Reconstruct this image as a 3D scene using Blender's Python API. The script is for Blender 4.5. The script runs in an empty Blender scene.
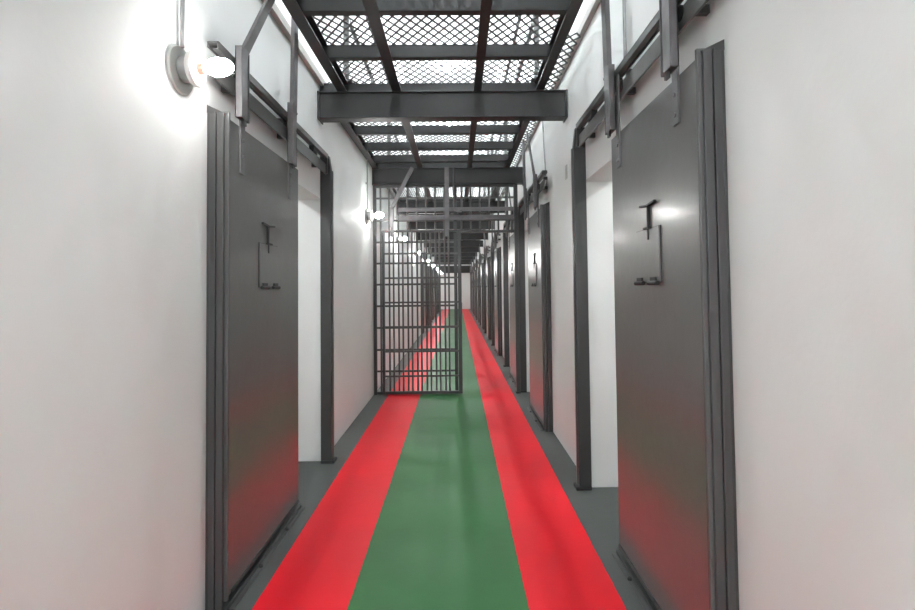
import bpy, bmesh, math, random
from math import sin, cos, pi, radians
from mathutils import Vector, Matrix

random.seed(7)
SC = bpy.context.scene
COL = SC.collection

# ------------------------------------------------------------------ materials
def new_mat(name):
    m = bpy.data.materials.new(name); m.use_nodes = True
    nt = m.node_tree
    return m, nt, nt.nodes['Principled BSDF']

def N(nt, kind, **kw):
    n = nt.nodes.new(kind)
    for k, v in kw.items():
        setattr(n, k, v)
    return n

def noisy(name, col, col2, scale, rough, bump=0.0, bscale=60, rough_var=0.0, metallic=0.0, detail=4, spec=0.5, stretch=None, coat=0.0):
    """paint with gentle tone variation, roughness variation and bump"""
    m, nt, b = new_mat(name)
    tc = N(nt, 'ShaderNodeTexCoord')
    src = tc.outputs['Object']
    if stretch:
        mp = N(nt, 'ShaderNodeMapping'); mp.inputs['Scale'].default_value = stretch
        nt.links.new(src, mp.inputs['Vector']); src = mp.outputs['Vector']
    n1 = N(nt, 'ShaderNodeTexNoise'); n1.inputs['Scale'].default_value = scale; n1.inputs['Detail'].default_value = detail
    nt.links.new(src, n1.inputs['Vector'])
    r = N(nt, 'ShaderNodeValToRGB')
    r.color_ramp.elements[0].position = .32; r.color_ramp.elements[0].color = (*col2, 1)
    r.color_ramp.elements[1].position = .68; r.color_ramp.elements[1].color = (*col, 1)
    nt.links.new(n1.outputs['Fac'], r.inputs['Fac'])
    nt.links.new(r.outputs['Color'], b.inputs['Base Color'])
    b.inputs['Roughness'].default_value = rough
    b.inputs['Metallic'].default_value = metallic
    b.inputs['Specular IOR Level'].default_value = spec
    b.inputs['Coat Weight'].default_value = coat; b.inputs['Coat Roughness'].default_value = .17
    if rough_var:
        mr = N(nt, 'ShaderNodeMapRange')
        mr.inputs['To Min'].default_value = rough - rough_var; mr.inputs['To Max'].default_value = rough + rough_var
        nt.links.new(n1.outputs['Fac'], mr.inputs['Value']); nt.links.new(mr.outputs['Result'], b.inputs['Roughness'])
    if bump:
        n2 = N(nt, 'ShaderNodeTexNoise'); n2.inputs['Scale'].default_value = bscale; n2.inputs['Detail'].default_value = 5
        nt.links.new(src, n2.inputs['Vector'])
        bp = N(nt, 'ShaderNodeBump'); bp.inputs['Strength'].default_value = bump; bp.inputs['Distance'].default_value = .01
        nt.links.new(n2.outputs['Fac'], bp.inputs['Height']); nt.links.new(bp.outputs['Normal'], b.inputs['Normal'])
    return m

M = {}
M['wall'] = noisy('white_wall_paint', (.82, .83, .82), (.79, .80, .79), 1.6, .6, .35, 7)
M['wall_band'] = noisy('beige_band_paint', (.42, .40, .38), (.36, .34, .32), 3, .6)
M['ceiling'] = noisy('white_ceiling_paint', (.82, .82, .81), (.78, .78, .77), 2, .8)
M['beam'] = noisy('dark_beam_paint', (.037, .037, .037), (.029, .029, .029), 3, .40, .10, 18, .05, spec=.3)
M['steel'] = noisy('grey_steel_paint', (.104, .104, .102), (.084, .084, .083), 3, .30, .12, 22, .05)
M['post'] = noisy('grey_post_paint', (.070, .070, .070), (.056, .056, .056), 5, .34, .10, 25, .05)
M['door'] = noisy('grey_door_enamel', (.135, .135, .131), (.115, .115, .112), 2.2, .32, .10, 14, .04, coat=.6)
M['frame_steel'] = noisy('dark_frame_paint', (.050, .050, .050), (.040, .040, .040), 5, .36, .10, 25, .05)
M['bar_steel'] = noisy('dark_bar_paint', (.10, .097, .094), (.075, .072, .07), 8, .38)
M['stay'] = noisy('worn_grey_bar_paint', (.15, .145, .148), (.11, .107, .11), 14, .42, .08, 40)
M['mesh'] = noisy('grating_steel', (.085, .085, .085), (.06, .06, .06), 10, .5)
M['black'] = noisy('black_rubber', (.02, .02, .02), (.012, .012, .012), 10, .6)
M['plate'] = noisy('grey_lamp_plate', (.55, .55, .53), (.48, .48, .46), 10, .5)
M['porcelain'] = noisy('white_porcelain', (.78, .76, .73), (.72, .70, .67), 8, .3)
M['brass'] = noisy('dull_copper_socket', (.55, .33, .25), (.45, .26, .2), 10, .4, metallic=.6)
M['conduit'] = noisy('grey_conduit', (.40, .40, .40), (.33, .33, .33), 20, .4, metallic=.5)

def bulb_mat(name, strength, color):
    m, nt, b = new_mat(name)
    b.inputs['Base Color'].default_value = (1, 1, 1, 1)
    b.inputs['Emission Color'].default_value = (*color, 1)
    b.inputs['Emission Strength'].default_value = strength
    return m
LAMP = 56.0
M['bulb'] = bulb_mat('lit_bulb', LAMP, (1, .99, .97))
M['bulb_gate'] = bulb_mat('lit_gate_bulb', 100.0, (1, .99, .97))
M['bulb_far'] = bulb_mat('lit_far_bulb', 190.0, (1, .99, .97))
M['bulb_back'] = bulb_mat('added_rear_bulb', 370.0, (.88, .955, 1))
M['bulb_cell'] = bulb_mat('added_cell_bulb', 330.0, (.97, .99, 1))
M['bulb_up'] = bulb_mat('added_ceiling_bulb', 1250.0, (.90, .965, 1))

def floor_mat():
    m, nt, b = new_mat('painted_floor')
    tc = N(nt, 'ShaderNodeTexCoord'); sx = N(nt, 'ShaderNodeSeparateXYZ')
    nt.links.new(tc.outputs['Object'], sx.inputs['Vector'])
    nz = N(nt, 'ShaderNodeTexNoise'); nz.inputs['Scale'].default_value = 7; nz.inputs['Detail'].default_value = 3
    nt.links.new(tc.outputs['Object'], nz.inputs['Vector'])
    wob = N(nt, 'ShaderNodeMath', operation='MULTIPLY_ADD'); wob.inputs[1].default_value = .010; wob.inputs[2].default_value = -.005
    nt.links.new(nz.outputs['Fac'], wob.inputs[0])
    ax = N(nt, 'ShaderNodeMath', operation='ADD')
    nt.links.new(sx.outputs['X'], ax.inputs[0]); nt.links.new(wob.outputs[0], ax.inputs[1])
    big = N(nt, 'ShaderNodeTexNoise'); big.inputs['Scale'].default_value = 1.3; big.inputs['Detail'].default_value = 6
    nt.links.new(tc.outputs['Object'], big.inputs['Vector'])
    def paint(a, c):
        r = N(nt, 'ShaderNodeValToRGB')
        r.color_ramp.elements[0].position = .3; r.color_ramp.elements[0].color = (*a, 1)
        r.color_ramp.elements[1].position = .7; r.color_ramp.elements[1].color = (*c, 1)
        nt.links.new(big.outputs['Fac'], r.inputs['Fac']); return r.outputs['Color']
    red = paint((.60, .004, .012), (.72, .008, .020))
    green = paint((.024, .108, .030), (.034, .130, .040))
    grey = paint((.060, .066, .062), (.082, .089, .083))
    cur = grey
    for edge, c in ((-.882, red), (-.477, green), (.287, red), (.693, grey)):
        g = N(nt, 'ShaderNodeMath', operation='GREATER_THAN'); g.inputs[1].default_value = edge
        nt.links.new(ax.outputs[0], g.inputs[0])
        mx = N(nt, 'ShaderNodeMix', data_type='RGBA')
        nt.links.new(g.outputs[0], mx.inputs[0]); nt.links.new(cur, mx.inputs[6]); nt.links.new(c, mx.inputs[7])
        cur = mx.outputs[2]
    b.inputs['Specular IOR Level'].default_value = .20
    nt.links.new(cur, b.inputs['Base Color'])
    mr = N(nt, 'ShaderNodeMapRange'); mr.inputs['To Min'].default_value = .34; mr.inputs['To Max'].default_value = .52
    nt.links.new(big.outputs['Fac'], mr.inputs['Value']); nt.links.new(mr.outputs['Result'], b.inputs['Roughness'])
    fb = N(nt, 'ShaderNodeTexNoise'); fb.inputs['Scale'].default_value = 12; fb.inputs['Detail'].default_value = 6
    nt.links.new(tc.outputs['Object'], fb.inputs['Vector'])
    bp = N(nt, 'ShaderNodeBump'); bp.inputs['Strength'].default_value = .10; bp.inputs['Distance'].default_value = .01
    nt.links.new(fb.outputs['Fac'], bp.inputs['Height']); nt.links.new(bp.outputs['Normal'], b.inputs['Normal'])
    return m
M['floor'] = floor_mat()

# ------------------------------------------------------------------ mesh building
class MB:
    def __init__(s): s.v = []; s.f = []; s.sm = []
    def _add(s, vs, fs, smooth=False):
        o = len(s.v); s.v += [tuple(p) for p in vs]
        for f in fs:
            s.f.append(tuple(i + o for i in f)); s.sm.append(smooth)
        return s
    def box(s, x0, x1, y0, y1, z0, z1):
        x0, x1 = sorted((x0, x1)); y0, y1 = sorted((y0, y1)); z0, z1 = sorted((z0, z1))
        v = [(x, y, z) for x in (x0, x1) for y in (y0, y1) for z in (z0, z1)]
        return s._add(v, [(0, 1, 3, 2), (4, 6, 7, 5), (0, 4, 5, 1), (2, 3, 7, 6), (0, 2, 6, 4), (1, 5, 7, 3)])
    def bar(s, p0, p1, w, t, side=(0, 1, 0)):
        """rectangular bar from p0 to p1: w across 'side', t across the third direction"""
        p0, p1 = Vector(p0), Vector(p1); d = (p1 - p0).normalized(); a = Vector(side)
        a = (a - d * a.dot(d)).normalized(); b = d.cross(a)
        v = [p + a * sa * w / 2 + b * sb * t / 2 for p in (p0, p1) for sa, sb in ((-1, -1), (1, -1), (1, 1), (-1, 1))]
        return s._add(v, [(3, 2, 1, 0), (4, 5, 6, 7), (0, 1, 5, 4), (1, 2, 6, 5), (2, 3, 7, 6), (3, 0, 4, 7)])
    def lathe(s, o, axis, prof, n=20):
        """prof: list of (distance along axis, radius)"""
        o = Vector(o); d = Vector(axis).normalized()
        a = d.orthogonal().normalized(); b = d.cross(a)
        vs = []; fs = []
        for h, r in prof:
            for k in range(n):
                t = 2 * pi * k / n
                vs.append(o + d * h + (a * cos(t) + b * sin(t)) * r)
        for i in range(len(prof) - 1):
            for k in range(n):
                k2 = (k + 1) % n
                fs.append((i * n + k, i * n + k2, (i + 1) * n + k2, (i + 1) * n + k))
        s._add(vs, fs, True)
        s._add([vs[k] for k in range(n)], [tuple(reversed(range(n)))])
        e = (len(prof) - 1) * n
        s._add([vs[e + k] for k in range(n)], [tuple(range(n))])
        return s
    def rod(s, p0, p1, r, n=8):
        p0, p1 = Vector(p0), Vector(p1)
        return s.lathe(p0, p1 - p0, [(0, r), ((p1 - p0).length, r)], n)
    def path(s, pts, r, n=8):
        for a, b in zip(pts, pts[1:]): s.rod(a, b, r, n)
        return s
    def prism(s, pts, y0, y1):
        """polygon in x,z extruded along y"""
        n = len(pts)
        v = [(x, y0, z) for x, z in pts] + [(x, y1, z) for x, z in pts]
        f = [tuple(range(n)), tuple(reversed(range(n, 2 * n)))]
        f += [(i, i + n, (i + 1) % n + n, (i + 1) % n) for i in range(n)]
        return s._add(v, f)
    def build(s, name, mat, parent=None, bevel=0.0, loc=None):
        me = bpy.data.meshes.new(name)
        me.from_pydata(s.v, [], s.f)
        for p, sm in zip(me.polygons, s.sm): p.use_smooth = sm
        bm = bmesh.new(); bm.from_mesh(me); bmesh.ops.recalc_face_normals(bm, faces=bm.faces); bm.to_mesh(me); bm.free()
        me.materials.append(mat)
        o = bpy.data.objects.new(name, me); COL.objects.link(o)
        if parent is not None: o.parent = parent
        if loc is not None: o.location = loc
        if bevel:
            md = o.modifiers.new('edge', 'BEVEL'); md.width = bevel; md.segments = 2; md.limit_method = 'ANGLE'
        return o

def tag(o, label=None, cat=None, group=None, kind='thing'):
    if label: o['label'] = label
    if cat: o['category'] = cat
    if group: o['group'] = group
    if kind: o['kind'] = kind
    return o

def empty(name, loc):
    o = bpy.data.objects.new(name, None); COL.objects.link(o); o.location = loc; o.empty_display_size = .1
    return o

def kids(o): return [c for c in bpy.data.objects if c.parent == o]

def copy_tree(o, parent=None):
    c = o.copy(); COL.objects.link(c); c.parent = parent
    for ch in kids(o): copy_tree(ch, c)
    return c

# ------------------------------------------------------------------ layout (metres; camera over x = 0, y = 0)
WL, WR = -1.07, .88            # wall faces
Y0, Y1 = -3.68, 31.42            # back and end of the corridor
TOP = 5.9
OPEN_H = 2.065
TH = .20                       # wall thickness at the cell openings
RIGHT = [1.60, 4.68, 6.76] + [9.85 + 3.09 * i for i in range(7)]      # near post of each right hand cell
LEFT = [2.13] + [14.75 + 3.09 * i for i in range(5)]
R_OFF = dict(leaf0=.025 - .012, leaf1=.955, far0=1.745, far1=1.79, rail0=-.12, rail1=1.66)
L_OFF = dict(leaf0=.040, leaf1=1.02, far0=1.80, far1=1.855, rail0=-.06, rail1=1.72)

# ------------------------------------------------------------------ setting
def wall(name, face, s, cells, off):
    """s = direction away from the corridor"""
    m = MB(); y = Y0
    for c in cells:
        a, b = c + off['leaf1'] - .08, c + off['far1'] - .005
        m.box(face, face + s * TH, y, a, 0, TOP)
        m.box(face, face + s * TH, a, b, OPEN_H, TOP)
        y = b
    m.box(face, face + s * TH, y, Y1 + .2, 0, TOP)
    x1 = face + s * (TH + 1.5)
    m.box(x1, x1 + s * .1, Y0, Y1 + .2, 0, 2.7)
    m.box(face + s * TH, x1 + s * .1, Y0, Y1 + .2, 2.6, 2.7)
    for c in cells:
        for yy in (c - .5, c + off['far1'] + .45):
            m.box(face + s * TH, x1, yy - .05, yy + .05, 0, 2.6)
    for yy in (Y0 - .1, Y1 + .1):
        m.box(face, x1 + s * .1, yy, yy + .1, 0, 2.7)
    tag(m.build(name, M['wall']), kind='structure')
wall('wall_left', WL, -1, LEFT, L_OFF)
wall('wall_right', WR, 1, RIGHT, R_OFF)
tag(MB().box(WL, WR, Y1, Y1 + .2, 0, TOP).build('wall_end', M['wall']), kind='structure')
tag(MB().box(WL, WR, Y0 - .2, Y0, 0, TOP).build('wall_back', M['wall']), kind='structure')
tag(MB().box(WL - 2, WR + 2, Y0 - .2, Y1 + .2, -.1, 0).build('floor', M['floor']), kind='structure')
tag(MB().box(WL - .25, WR + .25, Y0 - .2, Y1 + .2, TOP, TOP + .1).build('ceiling', M['ceiling']), kind='structure')

tag(MB().box(WL, WL + .035, Y0, Y1, 2.955, 3.01).build('trim_1', M['wall_band']), kind='structure')  # darker band standing out along each wall near walkway height
tag(MB().box(WR - .035, WR, Y0, Y1, 3.05, 3.11).build('trim_2', M['wall_band']), kind='structure')

# ------------------------------------------------------------------ sliding cell doors
def make_door(side):
    """side -1: left wall (corridor towards +x), +1: right wall. Origin on the wall foot at the near post."""
    c = -side                                  # direction into the corridor
    o = L_OFF if side < 0 else R_OFF
    a, b = o['leaf0'], o['leaf1']
    root = empty('door', (0, 0, 0))
    xf, xb = c * .075, c * .045                # front and back of the leaf, off the wall
    z0, z1 = .035, 2.105
    MB().box(xf, xb, a, b, z0, z1).build('door_panel', M['door'], root, .004)
    # stiffening angle down the near edge
    MB().box(xf, xf + c * .012, a, a + .008, z0, z1 + .02).box(xf + c * .012, xb, a - .008, a, z0, z1 + .02).build('edge_angle', M['steel'], root, .002)
    MB().box(xf, xf + c * .006, a + .05, b - .01, z0, z0 + .018).build('kick_strip', M['frame_steel'], root)
    mid = (a + b) / 2 + (-.01 if side < 0 else .0)
    hw, hz0, hz1 = .128, 1.365, 1.585
    # food hatch: flap standing a little proud, a dark seam round it
    MB().box(xf, xf + c * .002, mid - hw - .004, mid + hw + .004, hz0 - .004, hz1 + .003).build('hatch_seam', M['black'], root)
    fl = MB().box(xf + c * .002, xf + c * .008, mid - hw, mid + hw, hz0, hz1).build('hatch_flap', M['door'], root, .0015)
    for y in (mid - .075, mid + .075):
        MB().rod((xf + c * .014, y - .045, hz0 - .005), (xf + c * .014, y + .045, hz0 - .005), .009, 10) \
            .box(xf, xf + c * .016, y - .028, y + .028, hz0 - .004, hz0 + .018).build('hinge', M['black'], fl)
    # T shaped slide bolt over the flap
    y = mid - .02
    MB().box(xf, xf + c * .011, y - .006, y + .006, hz1 - .045, hz1 + .10) \
        .box(xf + c * .006, xf + c * .020, y - .028, y + .028, hz1 - .002, hz1 + .007) \
        .bar((xf + c * .009, y - .08, hz1 + .104), (xf + c * .009, y, hz1 + .096), .012, .009, (1, 0, 0)) \
        .bar((xf + c * .009, y, hz1 + .096), (xf + c * .009, y + .08, hz1 + .104), .012, .009, (1, 0, 0)) \
        .build('slide_bolt', M['black'], root)
    # hanger straps with their rollers
    for y in ((a + .145, b - .17) if side < 0 else (a + .17, b - .13)):
        st = MB().box(xf, xf + c * .009, y - .024, y + .024, 1.885 if side < 0 else 1.93, 2.40)
        for z in (1.965, 2.04): st.rod((xf, y, z), (xf + c * .015, y, z), .010, 6)
        st = st.build('hanger_strap', M['stay'], root, .0015)
        yy = y + (.0 if side < 0 else -.03)
        MB().lathe((c * .049, yy, 2.322), (c, 0, 0), [(0, .030), (.006, .036), (.010, .028), (.025, .028)], 18).build('roller', M['black'], st)
    return root

def make_rail(side):
    c = -side; o = L_OFF if side < 0 else R_OFF
    dz = -.028 if side < 0 else .0
    a, b = o['rail0'], o['rail1']
    root = empty('door_rail', (0, 0, 0))
    # upper channel: back web with two lips
    MB().box(c * .038, c * .044, a, b, 2.392 + dz, 2.418 + dz).box(c * .040, c * .085, a, b, 2.411 + dz, 2.418 + dz) \
        .box(c * .079, c * .085, a, b, 2.383 + dz, 2.418 + dz).box(c * .060, c * .079, a, b, 2.383 + dz, 2.388 + dz).build('upper_channel', M['steel'], root)
    MB().box(c * .060, c * .070, a, b, 2.262 + dz, 2.340 + dz).build('lower_bar', M['steel'], root, .002)
    # end loops tying the two together and stand-off brackets to the wall
    for y in (b - .012,):
        e = MB()
        e.box(c * .045, c * .083, y - .006, y + .006, 2.265 + dz, 2.415 + dz)
        e.build('end_plate', M['frame_steel'], root)
    for f in (.12, .52, .92):
        y = a + (b - a) * f
        MB().box(0, c * .060, y - .012, y + .012, 2.285 + dz, 2.315 + dz).build('bracket', M['frame_steel'], root)
        MB().box(0, c * .038, y - .012, y + .012, 2.375 + dz, 2.405 + dz).build('bracket', M['frame_steel'], root)
    for f in (.55, .80):
        y = a + (b - a) * f
        MB().box(c * .046, c * .078, y - .014, y + .014, 2.340 + dz, 2.383 + dz).build('spacer', M['black'], root)
    return root

def make_near_post(side):
    c = -side; root = empty('door_post', (0, 0, 0))
    # open channel standing off the wall: wall flange, web, inner lip
    MB().box(0, c * .010, -.012, .012, 0, 2.135).build('wall_flange', M['frame_steel'], root, .0015)
    MB().box(c * .010, c * .040, -.012, .004, 0, 2.12).box(c * .034, c * .040, -.02, .0, 0, 2.12).build('web', M['post'], root, .0015)
    MB().box(c * .043, c * .072, -.016, .0, 0, 2.115).build('lip', M['post'], root, .0015)
    MB().prism([(0, 2.115), (c * .075, 2.11), (c * .075, 2.114), (0, 2.150)], -.014, .012).build('cap', M['frame_steel'], root)
    return root

def make_far_post(side):
    c = -side; o = L_OFF if side < 0 else R_OFF
    w = o['far1'] - o['far0']
    root = empty('door_post', (0, 0, 0))
    top = 2.405 if side < 0 else 2.425
    MB().box(0, c * .082, 0, w, 0, 2.29).prism([(0, 2.29), (c * .082, 2.29), (c * .066, top), (0, top)], 0, w).build('upright', M['frame_steel'], root, .003)
    MB().box(c * .082, c * .087, w - .012, w + .016, 0, 2.29).build('lip', M['steel'], root, .001)
    MB().box(c * .002, c * .105, -.012, w + .03, 0, .022).build('foot_plate', M['black'], root, .002)
    return root

def make_guide(side):
    c = -side; o = L_OFF if side < 0 else R_OFF
    L = o['leaf1'] - .01
    root = empty('floor_guide', (0, 0, 0))
    MB().box(c * .088, c * .093, .03, L, 0, .022).box(c * .088, c * .115, .03, L, 0, .005).build('guide_angle', M['frame_steel'], root, .001)
    for y in (.35, .72):
        MB().lathe((c * .104, y, .005), (0, 0, 1), [(0, .011), (.010, .009)], 6).build('bolt', M['black'], root)
    return root

def make_stay(side, lean):
    """bar hung from the walkway edge, ending in a slotted channel in front of the door strap"""
    c = -side
    root = empty('stay_bar', (0, 0, 0))
    # local origin: wall face, y of the channel centre, z = 0
    x = c * .105; zc = 2.118 if lean else (2.082 if side < 0 else 2.115)
    ch = MB().box(x - c * .012, x - c * .006, -.048, .048, zc, 2.44).box(x - c * .012, x + c * .014, -.048, -.041, zc, 2.44) \
             .box(x - c * .012, x + c * .014, .041, .048, zc, 2.44).box(x + c * .014, x + c * .019, -.048, .014, zc, 2.44)
    ch.build('channel', M['stay'], root, .0015)
    MB().box(x - c * .002, x + c * .008, .0, .030, zc - .02, zc + .02).build('tongue', M['frame_steel'], root)
    sx = .19 if side < 0 else .17             # walkway edge, off the wall
    if lean:
        MB().bar((x + c * .004, .0, 2.36), (x + c * .006, .012, 2.45), .050, .016) \
            .bar((x + c * .006, .012, 2.44), (c * (sx - .03), .30 if side < 0 else .26, 2.93), .052, .016).build('bar', M['stay'], root, .002)
    else:
        MB().bar((x + c * .006, .0, 2.30), (x + c * .012, .02, 2.99), .068, .024).build('bar', M['stay'], root, .003)
        MB().rod((x + c * .008, .018, 2.405), (x + c * .008, .050, 2.405), .010, 8).build('bolt', M['black'], root)
    return root

ORD = ['first', 'second', 'third', 'fourth', 'fifth', 'sixth', 'seventh', 'eighth', 'ninth', 'tenth']
def make_added_cell_lamp(side):  # unseen bulb added in each cell to brighten the opening
    root = empty('added_cell_lamp', (0, 0, 0))
    MB().lathe((side * .85, 0, 2.6), (0, 0, -1), [(0, .07), (.03, .06), (.05, .03)], 20).build('lamp_holder', M['porcelain'], root)
    MB().lathe((side * .85, 0, 2.55), (0, 0, -1), [(0, .016), (.03, .028), (.06, .036), (.085, .034), (.10, .022), (.108, .004)], 14).build('bulb', M['bulb_cell'], root)
    return root

def place_cells(side, cells, off):
    face = WR if side > 0 else WL
    wn = 'right' if side > 0 else 'left'
    NP = .030 if side < 0 else .010
    P = dict(door=make_door(side), rail=make_rail(side), near=make_near_post(side), far=make_far_post(side), guide=make_guide(side),
             lamp=make_added_cell_lamp(side), lean=make_stay(side, True), stay=make_stay(side, False))
    used = set()
    def put(k, y, label, cat, group):
        o = P[k] if k not in used else copy_tree(P[k]); used.add(k)
        o.location = (face, y, 0); tag(o, label, cat, group)
    for i, c in enumerate(cells):
        nth = ORD[i - 1] if side < 0 else ORD[i - 2]
        if i == 0: where = f'nearest the viewer on the {wn} wall'
        elif side > 0 and i == 1: where = 'on the right wall just before the barred gate'
        else: where = f'on the {wn} wall, {nth} past the gate'
        which = 'large glossy' if i == 0 else 'grey'
        put('door', c, f'{which} sliding steel cell door {where}', 'door', f'sliding cell doors on the {wn} wall')
        put('rail', c, f'grey double top rail of the cell {where}', 'rail', f'door rails on the {wn} wall')
        put('near', c + NP, f'steel channel post of the cell {where}', 'post', f'near door posts on the {wn} wall')
        put('far', c + off['far0'], f'tall dark post of the cell {where}', 'post', f'far door posts on the {wn} wall')
        put('guide', c, f'thin floor angle of the cell {where}', 'floor guide', f'floor guides on the {wn} side')
        y1, y2 = (c + .125, c + .81) if side < 0 else (c + .17, c + .865)
        put('lean', y1, f'bent hanger bar of the cell {where}', 'bar', f'bent hanger bars on the {wn} side')
        put('stay', y2, f'upright hanger bar of the cell {where}', 'bar', f'upright hanger bars on the {wn} side')
        put('lamp', c + .55, f'bulb on the ceiling inside the cell {where}', 'lamp', f'added cell bulbs on the {wn} side')
place_cells(1, RIGHT, R_OFF)
place_cells(-1, LEFT, L_OFF)

# ------------------------------------------------------------------ main beams and walkway
B0, STEP = 3.855, 2.495
BK = list(range(-3, 11))
def make_beam():
    m = MB()
    z0, z1 = 2.678, 2.886; y1 = .115
    m.box(WL, WR, 0, y1, z0, z0 + .010).box(WL, WR, -.004, y1, z1 - .010, z1).box(WL, WR, .018, .030, z0, z1)
    root = empty('steel_beam', (0, 0, 0))
    m.build('web_and_flanges', M['beam'], root, .0015)
    for x in (WL + .004, WR - .004):
        s = 1 if x < 0 else -1
        MB().box(x, x + s * .01, -.012, y1 + .01, z0 - .012, z1 + .0).build('end_plate', M['frame_steel'], root, .001)
    return root

def grating(x0, x1, L, yo=0.0):
    m = MB(); dx, dy = .034, .048
    nx = int(round((x1 - x0) / dx)); ny = int(round(L / dy))
    for i in range(nx):
        for j in range(ny):
            if (i + j) % 2 == 0: a, b = (i, j), (i + 1, j + 1)
            else: a, b = (i + 1, j), (i, j + 1)
            pa = (x0 + a[0] * dx, yo + a[1] * dy, 2.980); pb = (x0 + b[0] * dx, yo + b[1] * dy, 2.980)
            m.bar(pa, pb, .0105, .006, (1, 0, 0))
    return m

def joist(y, x0, x1):
    z0, z1 = 2.888, 2.974
    return MB().box(x0, x1, y, y + .006, z0, z1).box(x0, x1, y, y + .048, z0, z0 + .007).box(x0, x1, y, y + .048, z1 - .007, z1)

def make_bay(front, few=False):
    root = empty('walkway_section', (0, 0, 0))
    L = STEP
    xl0, xl1 = (-.915, -.842) if front else (-1.065, -.995)
    xr0, xr1 = (.632, .696) if front else (.632, .694)
    z0 = 2.884; z1 = 2.974
    MB().box(xl0, xl1, 0, L, z0, z0 + .008).box(xl0, xl0 + .007, 0, L, z0, z1).box(xl0, xl1, 0, L, z1 - .007, z1).build('edge_channel', M['beam'], root)
    MB().box(xr0, xr1, 0, L, z0, z0 + .008).box(xr1 - .007, xr1, 0, L, z0, z1).box(xr0, xr1, 0, L, z1 - .007, z1).build('edge_channel', M['beam'], root)
    for x0, x1 in ((-.488, -.418), (.145, .205)):
        MB().box(x0, x1, 0, L, z0 - .004, z0 + .006).box((x0 + x1) / 2 - .004, (x0 + x1) / 2 + .004, 0, L, z0, z0 + .06).build('runner', M['beam'], root)
    offs = (.0, .22, .76, 1.305, 1.865) if front else (.0, .48, 1.03, 1.60, 2.14)
    if few: offs = (.02, .50)
    for y in offs:
        joist(y + .01, xl0 + .007, xr1 - .007).build('joist', M['beam'], root)
    if front:
        g = grating(-.915, .72, L); g.v += []; 
        h = grating(.72, .822, .75, 1.745)
        g._add(h.v, h.f)
    else:
        g = grating(-1.06, .82, L)
    g.build('mesh_floor', M['mesh'], root)
    return root

beam0 = make_beam(); bay_f = make_bay(True); bay_b = make_bay(False)
first = {'beam': True, 'f': True, 'b': True}
for k in BK:
    y = B0 + STEP * k
    bm_ = beam0 if first['beam'] else copy_tree(beam0); first['beam'] = False
    bm_.location = (0, y, 0)
    if k == 0: lb, gp = 'big grey steel I-beam spanning the corridor before the barred gate', None
    elif k == 1: lb, gp = 'grey steel I-beam on top of the barred gate', None
    elif k < 0: lb, gp = 'grey steel beam overhead behind the first big beam, towards the viewer', 'walkway beams behind the viewer'
    else: lb, gp = f'grey steel cross beam beyond the barred gate, {ORD[k-2]} after the gate', 'walkway beams beyond the gate'
    tag(bm_, lb, 'beam', gp)
    fr = k < 0
    key = 'f' if fr else 'b'
    if k == 1: o = make_bay(False, True)
    else: o = (bay_f if fr else bay_b) if first[key] else copy_tree(bay_f if fr else bay_b); first[key] = False
    o.location = (0, y + .06, 0)
    if k == 1: first[key] = False
    if k == -1: lb, gp = 'overhead mesh walkway section in front of the first big beam', None
    elif k < -1: lb, gp = 'overhead mesh walkway section above the viewer', 'walkway sections above the viewer'
    elif k == 0: lb, gp = 'overhead mesh walkway section between the big beam and the gate', None
    else: lb, gp = f'overhead mesh walkway section beyond the gate, {ORD[k-1]} after the gate', 'walkway sections beyond the gate'
    tag(o, lb, 'walkway', gp)

# guard rails standing on the walkway edges
for x, nm in ((-.86, 'left'), (.655, 'right')):
    root = empty('guard_railing', (x, 0, 2.985))
    for k in BK:
        y = B0 + STEP * k + .09
        if y > Y1 - .1: continue
        MB().box(-.022, .022, -.022, .022, 0, 1.05).box(-.05, .05, -.05, .05, 0, .008).build('post', M['steel'], root, loc=(0, y, 0))
    for z in (.55, 1.05):
        MB().rod((0, Y0 + .1, z), (0, Y1 - .1, z), .02, 10).build('rail', M['steel'], root)
    tag(root, f'steel guard railing standing on the {nm} edge of the mesh walkway, seen through the mesh', 'railing', 'walkway guard railings')

# ------------------------------------------------------------------ barred gate
GY, SY = 6.41, 6.335
gate = empty('barred_screen', (0, GY, 0))
tag(gate, 'fixed steel bar screen across the corridor with a doorway at its right half', 'screen')
MB().box(-1.066, -1.026, -.02, .02, 0, 2.674).box(-.036, .006, -.02, .02, .02, 2.674).box(-1.026, -.036, -.015, .015, .004, .038) \
    .box(-1.026, .75, -.012, .012, 2.640, 2.676).box(.006, .75, -.018, .018, 2.050, 2.085).build('frame', M['frame_steel'], gate, .002)
MB().box(.752, .792, -.025, .025, 0, 2.674).box(.742, .752, -.035, .035, 0, 2.674).build('jamb_post', M['frame_steel'], gate, .003)
MB().box(.735, .794, -.05, .05, 0, .02).build('foot_plate', M['black'], gate)
x = -.863
xs = []
while x < -.06: xs.append(x); x += .1185
xs.insert(0, -.972)
for x in xs: MB().rod((x, 0, .03), (x, 0, 2.66), .0115, 8).build('bar', M['bar_steel'], gate)
for i in range(6):
    x = .068 + .1185 * i
    MB().rod((x, 0, 2.06), (x, 0, 2.66), .0115, 8).build('bar', M['bar_steel'], gate)
for z in (.294, .565, .845, 1.122, 1.397, 1.667, 1.938):
    MB().box(-1.04, -.02, -.006, .006, z - .012, z + .012).build('cross_bar', M['bar_steel'], gate)
for z in (2.215, 2.505):
    MB().box(-1.04, .75, -.006, .006, z - .012, z + .012).build('cross_bar', M['bar_steel'], gate)

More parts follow.
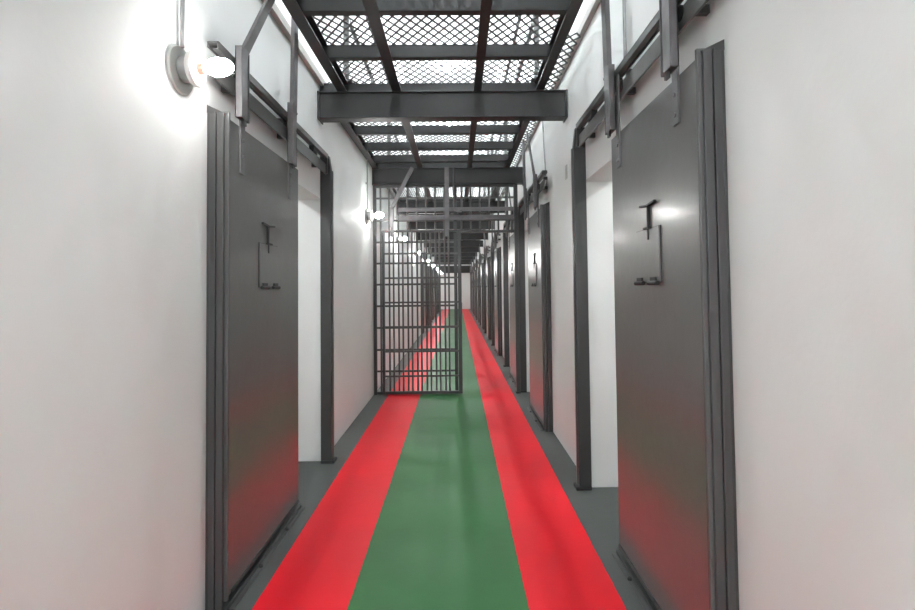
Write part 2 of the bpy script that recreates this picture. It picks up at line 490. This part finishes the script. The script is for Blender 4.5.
leaf = empty('sliding_gate', (0, SY, 0))
tag(leaf, 'open sliding barred gate leaf standing behind the fixed bars on the left', 'gate')
MB().box(-.945, -.912, -.02, .02, .02, 2.085).box(.012, .058, -.02, .02, .02, 2.085).box(-.912, .012, -.016, .016, .02, .055) \
    .box(-.912, .012, -.016, .016, 2.058, 2.085).build('frame', M['frame_steel'], leaf, .002)
x = -.80
while x < -.02:
    MB().rod((x, 0, .045), (x, 0, 2.07), .0112, 8).build('bar', M['bar_steel'], leaf); x += .1165
for z in (.242, .551, .860, 1.168, 1.477, 1.786):
    MB().box(-.93, .035, -.006, .006, z - .011, z + .011).build('cross_bar', M['bar_steel'], leaf)
MB().box(-.145, -.095, -.022, -.012, 2.0, 2.42).build('hanger_strap', M['stay'], leaf)
MB().box(-.835, -.790, -.022, -.012, 2.0, 2.40).build('hanger_strap', M['stay'], leaf)
MB().box(.012, .062, -.045, .03, 1.02, 1.16).build('lock_box', M['frame_steel'], leaf, .003)

grail = empty('gate_rail', (0, 6.368, 0))
tag(grail, 'light grey double top rail that carries the sliding barred gate', 'rail')
MB().box(-.74, .735, -.006, .004, 2.215, 2.275).build('lower_bar', M['stay'], grail, .001)
MB().box(-.74, .735, -.006, .004, 2.325, 2.375).box(-.74, .735, -.012, .004, 2.370, 2.375).build('upper_channel', M['stay'], grail, .001)
for x in (-.735, -.02, .72):
    MB().box(x - .012, x + .012, .004, .010, 2.215, 2.375).build('end_plate', M['frame_steel'], grail)
for x in (-.10, .06):
    MB().lathe((x, -.026, 2.30), (0, 1, 0), [(0, .030), (.018, .030)], 14).build('roller', M['black'], grail)

s1 = empty('stay_bar', (-.815, SY - .035, 0))
tag(s1, 'bent hanger bar leaning up to the beam above the left of the barred gate', 'bar')
MB().bar((0, 0, 2.12), (0, 0, 2.37), .045, .014, (1, 0, 0)).bar((0, 0, 2.355), (.265, 0, 2.875), .05, .014, (1, 0, 0)).build('bar', M['stay'], s1, .001)
s2 = empty('stay_bar', (-.115, SY - .04, 0))
tag(s2, 'wide upright hanger bar in front of the middle of the barred gate', 'bar')
MB().bar((0, 0, 2.09), (0, 0, 2.875), .055, .012, (1, 0, 0)).build('bar', M['stay'], s2, .001)
s3 = empty('stay_bar', (-.030, SY - .03, 0))
tag(s3, 'thin upright rod beside the wide hanger bar at the middle of the gate', 'rod')
MB().rod((0, 0, 2.40), (0, 0, 2.87), .010, 8).path([(0, 0, 2.40), (.0, -.01, 2.36), (.02, -.01, 2.32), (.06, -.01, 2.30), (.10, -.01, 2.31)], .008, 6).build('rod', M['stay'], s3)

# ------------------------------------------------------------------ lamps
def make_lamp():
    root = empty('wall_lamp', (0, 0, 0))                       # origin on the wall, axis +x
    MB().lathe((0, 0, 0), (1, 0, 0), [(0, .090), (.008, .092), (.012, .088)], 32).build('back_plate', M['plate'], root)
    MB().lathe((.014, .004, .004), (1, 0, 0), [(0, .05), (.032, .05)], 20).build('junction_box', M['conduit'], root)
    MB().lathe((.046, .006, .006), (1, 0, 0), [(0, .054), (.004, .065), (.018, .067), (.024, .064), (.026, .055), (.022, .046), (.022, .030), (.030, .027)], 32).build('lamp_holder', M['porcelain'], root)
    MB().lathe((.070, .006, .008), (1, 0, .06), [(0, .024), (.022, .022), (.026, .019)], 20).build('socket', M['brass'], root)
    b = []
    for i in range(15):
        t = i / 14
        h = .115 * t
        r = .019 + .0 * t
        if t < .35: r = .016 + (.034 - .016) * (sin((t / .35 - .5) * pi) * .5 + .5)
        else:
            u = (t - .35) / .65; r = .036 * math.sqrt(max(0.0, 1 - (max(0, u - .15) / .85) ** 2)) if u > .15 else .034 + .002 * u / .15
        b.append((h, max(r, .002)))
    MB().lathe((.094, .006, .010), (1, 0, .06), b, 18).build('bulb', M['bulb'], root)
    return root
lamp0 = make_lamp()
def lamp_with(mat):
    root = copy_tree(lamp0)
    for ch in kids(root):
        if ch.name.startswith('bulb'):
            ch.data = ch.data.copy(); ch.data.materials[0] = M[mat]
    return root
cond0 = MB().rod((0, 0, 0), (0, 0, .72), .0085, 10).box(-.018, .0, -.022, .022, .30, .315).build('conduit', M['conduit'])
LAMPS = [1.93, 5.93, 8.8, 12.5, 16.1, 19.7, 23.3, 26.9, 30.2]
for i, y in enumerate(LAMPS):
    o = lamp0 if i == 0 else (lamp_with('bulb_gate') if i == 1 else (lamp_with('bulb_far') if i == 2 else copy_tree(far0)))
    if i == 2: far0 = o
    o.location = (WL, y, 2.205)
    c = cond0 if i == 0 else cond0.copy()
    if i: COL.objects.link(c)
    c.location = (WL + .018, y - .012, 2.29)
    if i == 0:
        tag(o, 'lit bare bulb in a round white holder on the left wall, nearest the viewer', 'lamp', 'bare bulb wall lamps')
        tag(c, 'thin grey conduit pipe running up from the nearest bare bulb', 'pipe', 'lamp conduits')
    elif i == 1:
        tag(o, 'lit bare bulb on the left wall just in front of the barred gate', 'lamp', 'bare bulb wall lamps')
        tag(c, 'thin grey conduit pipe above the bulb in front of the barred gate', 'pipe', 'lamp conduits')
    else:
        tag(o, f'small lit bulb on the left wall, {ORD[i-2]} beyond the gate', 'lamp', 'bare bulb wall lamps')
        tag(c, f'thin conduit pipe above the {ORD[i-2]} bulb beyond the gate', 'pipe', 'lamp conduits')

def make_added_ceiling_lamp():  # unseen bulbs added over the walkway to raise the overall brightness
    root = empty('added_ceiling_lamp', (0, 0, 0))
    MB().lathe((0, 0, 0), (0, 0, -1), [(0, .09), (.03, .085), (.05, .045), (.07, .04)], 24).build('lamp_holder', M['porcelain'], root)
    MB().lathe((0, 0, -.07), (0, 0, -1), [(0, .02), (.03, .035), (.07, .055), (.10, .058), (.13, .045), (.15, .015)], 16).build('bulb', M['bulb_up'], root)
    return root
cl0 = make_added_ceiling_lamp()
for i in range(10):
    y = -.9 + 3.6 * i
    o = cl0 if i == 0 else copy_tree(cl0)
    o.location = (-.14, y, TOP)
    tag(o, 'added globe fill bulb on the white ceiling high above the mesh walkway', 'lamp', 'added ceiling bulbs above the walkway')

# unseen bulbs added on the walls behind the viewer as fill light
rl0 = lamp_with('bulb_back')
for i, (x, y, rz) in enumerate(((WL, -1.0, 0), (WR, -1.3, pi), (WL, -3.0, 0), (WR, -3.1, pi))):
    o = rl0 if i == 0 else copy_tree(rl0)
    o.location = (x, y, 2.205); o.rotation_euler = (0, 0, rz)
    tag(o, 'added bare fill bulb on the wall behind the viewer', 'lamp', 'bulbs behind the viewer')

h = MB().box(WL, WR, 0, .02, 2.25, 2.70).box(WL, WR, -.03, 0, 2.25, 2.29).build('header_plate', M['beam'], loc=(0, 31.1, 0))
tag(h, 'dark steel header plate above the white wall at the far corridor end', 'header')

# small things on the right wall
def rod_thing(name, p0, p1, r, label, cat):
    o = MB().rod((0, 0, 0), Vector(p1) - Vector(p0), r, 8).build(name, M['conduit'], loc=p0); tag(o, label, cat)
rod_thing('wire', (WR - .006, 4.78, 2.26), (WR - .006, 4.98, 3.10), .0055, 'thin dark wire on the right wall above the second cell door', 'wire')
rod_thing('conduit', (WR - .012, 2.50, 2.43), (WR - .012, 2.50, 3.6), .009, 'thin conduit on the right wall behind the nearest door rail', 'pipe')
tag(MB().box(WR - .006, WR, 3.90, 3.96, 2.20, 2.31).build('wall_plate', M['plate']), 'small blank grey plate on the right wall past the nearest cell opening', 'plate')

# ------------------------------------------------------------------ camera, world, colour
cam = bpy.data.cameras.new('camera'); co = bpy.data.objects.new('camera', cam); COL.objects.link(co)
P, PSI, ROLL = .030, .012, -.011
R = Matrix.Rotation(-PSI, 3, 'Z') @ Matrix.Rotation(pi / 2 + P, 3, 'X') @ Matrix.Rotation(ROLL, 3, 'Z')
co.matrix_world = Matrix.Translation((0, 0, 1.35)) @ R.to_4x4()
cam.sensor_width = 36; cam.lens = 500 * 36 / 915
cam.shift_x = -.00583; cam.shift_y = -.0356
cam.clip_start = .02; cam.clip_end = 100
SC.camera = co
w = bpy.data.worlds.new('world'); SC.world = w; w.use_nodes = True
w.node_tree.nodes['Background'].inputs['Color'].default_value = (0, 0, 0, 1)
SC.view_settings.view_transform = 'Standard'; SC.view_settings.look = 'None'
SC.view_settings.gamma = 1; SC.view_settings.use_curve_mapping = False
SC.view_settings.exposure = 0.62
SC.cycles.max_bounces = 12; SC.cycles.diffuse_bounces = 8
SC.cycles.use_denoising = True
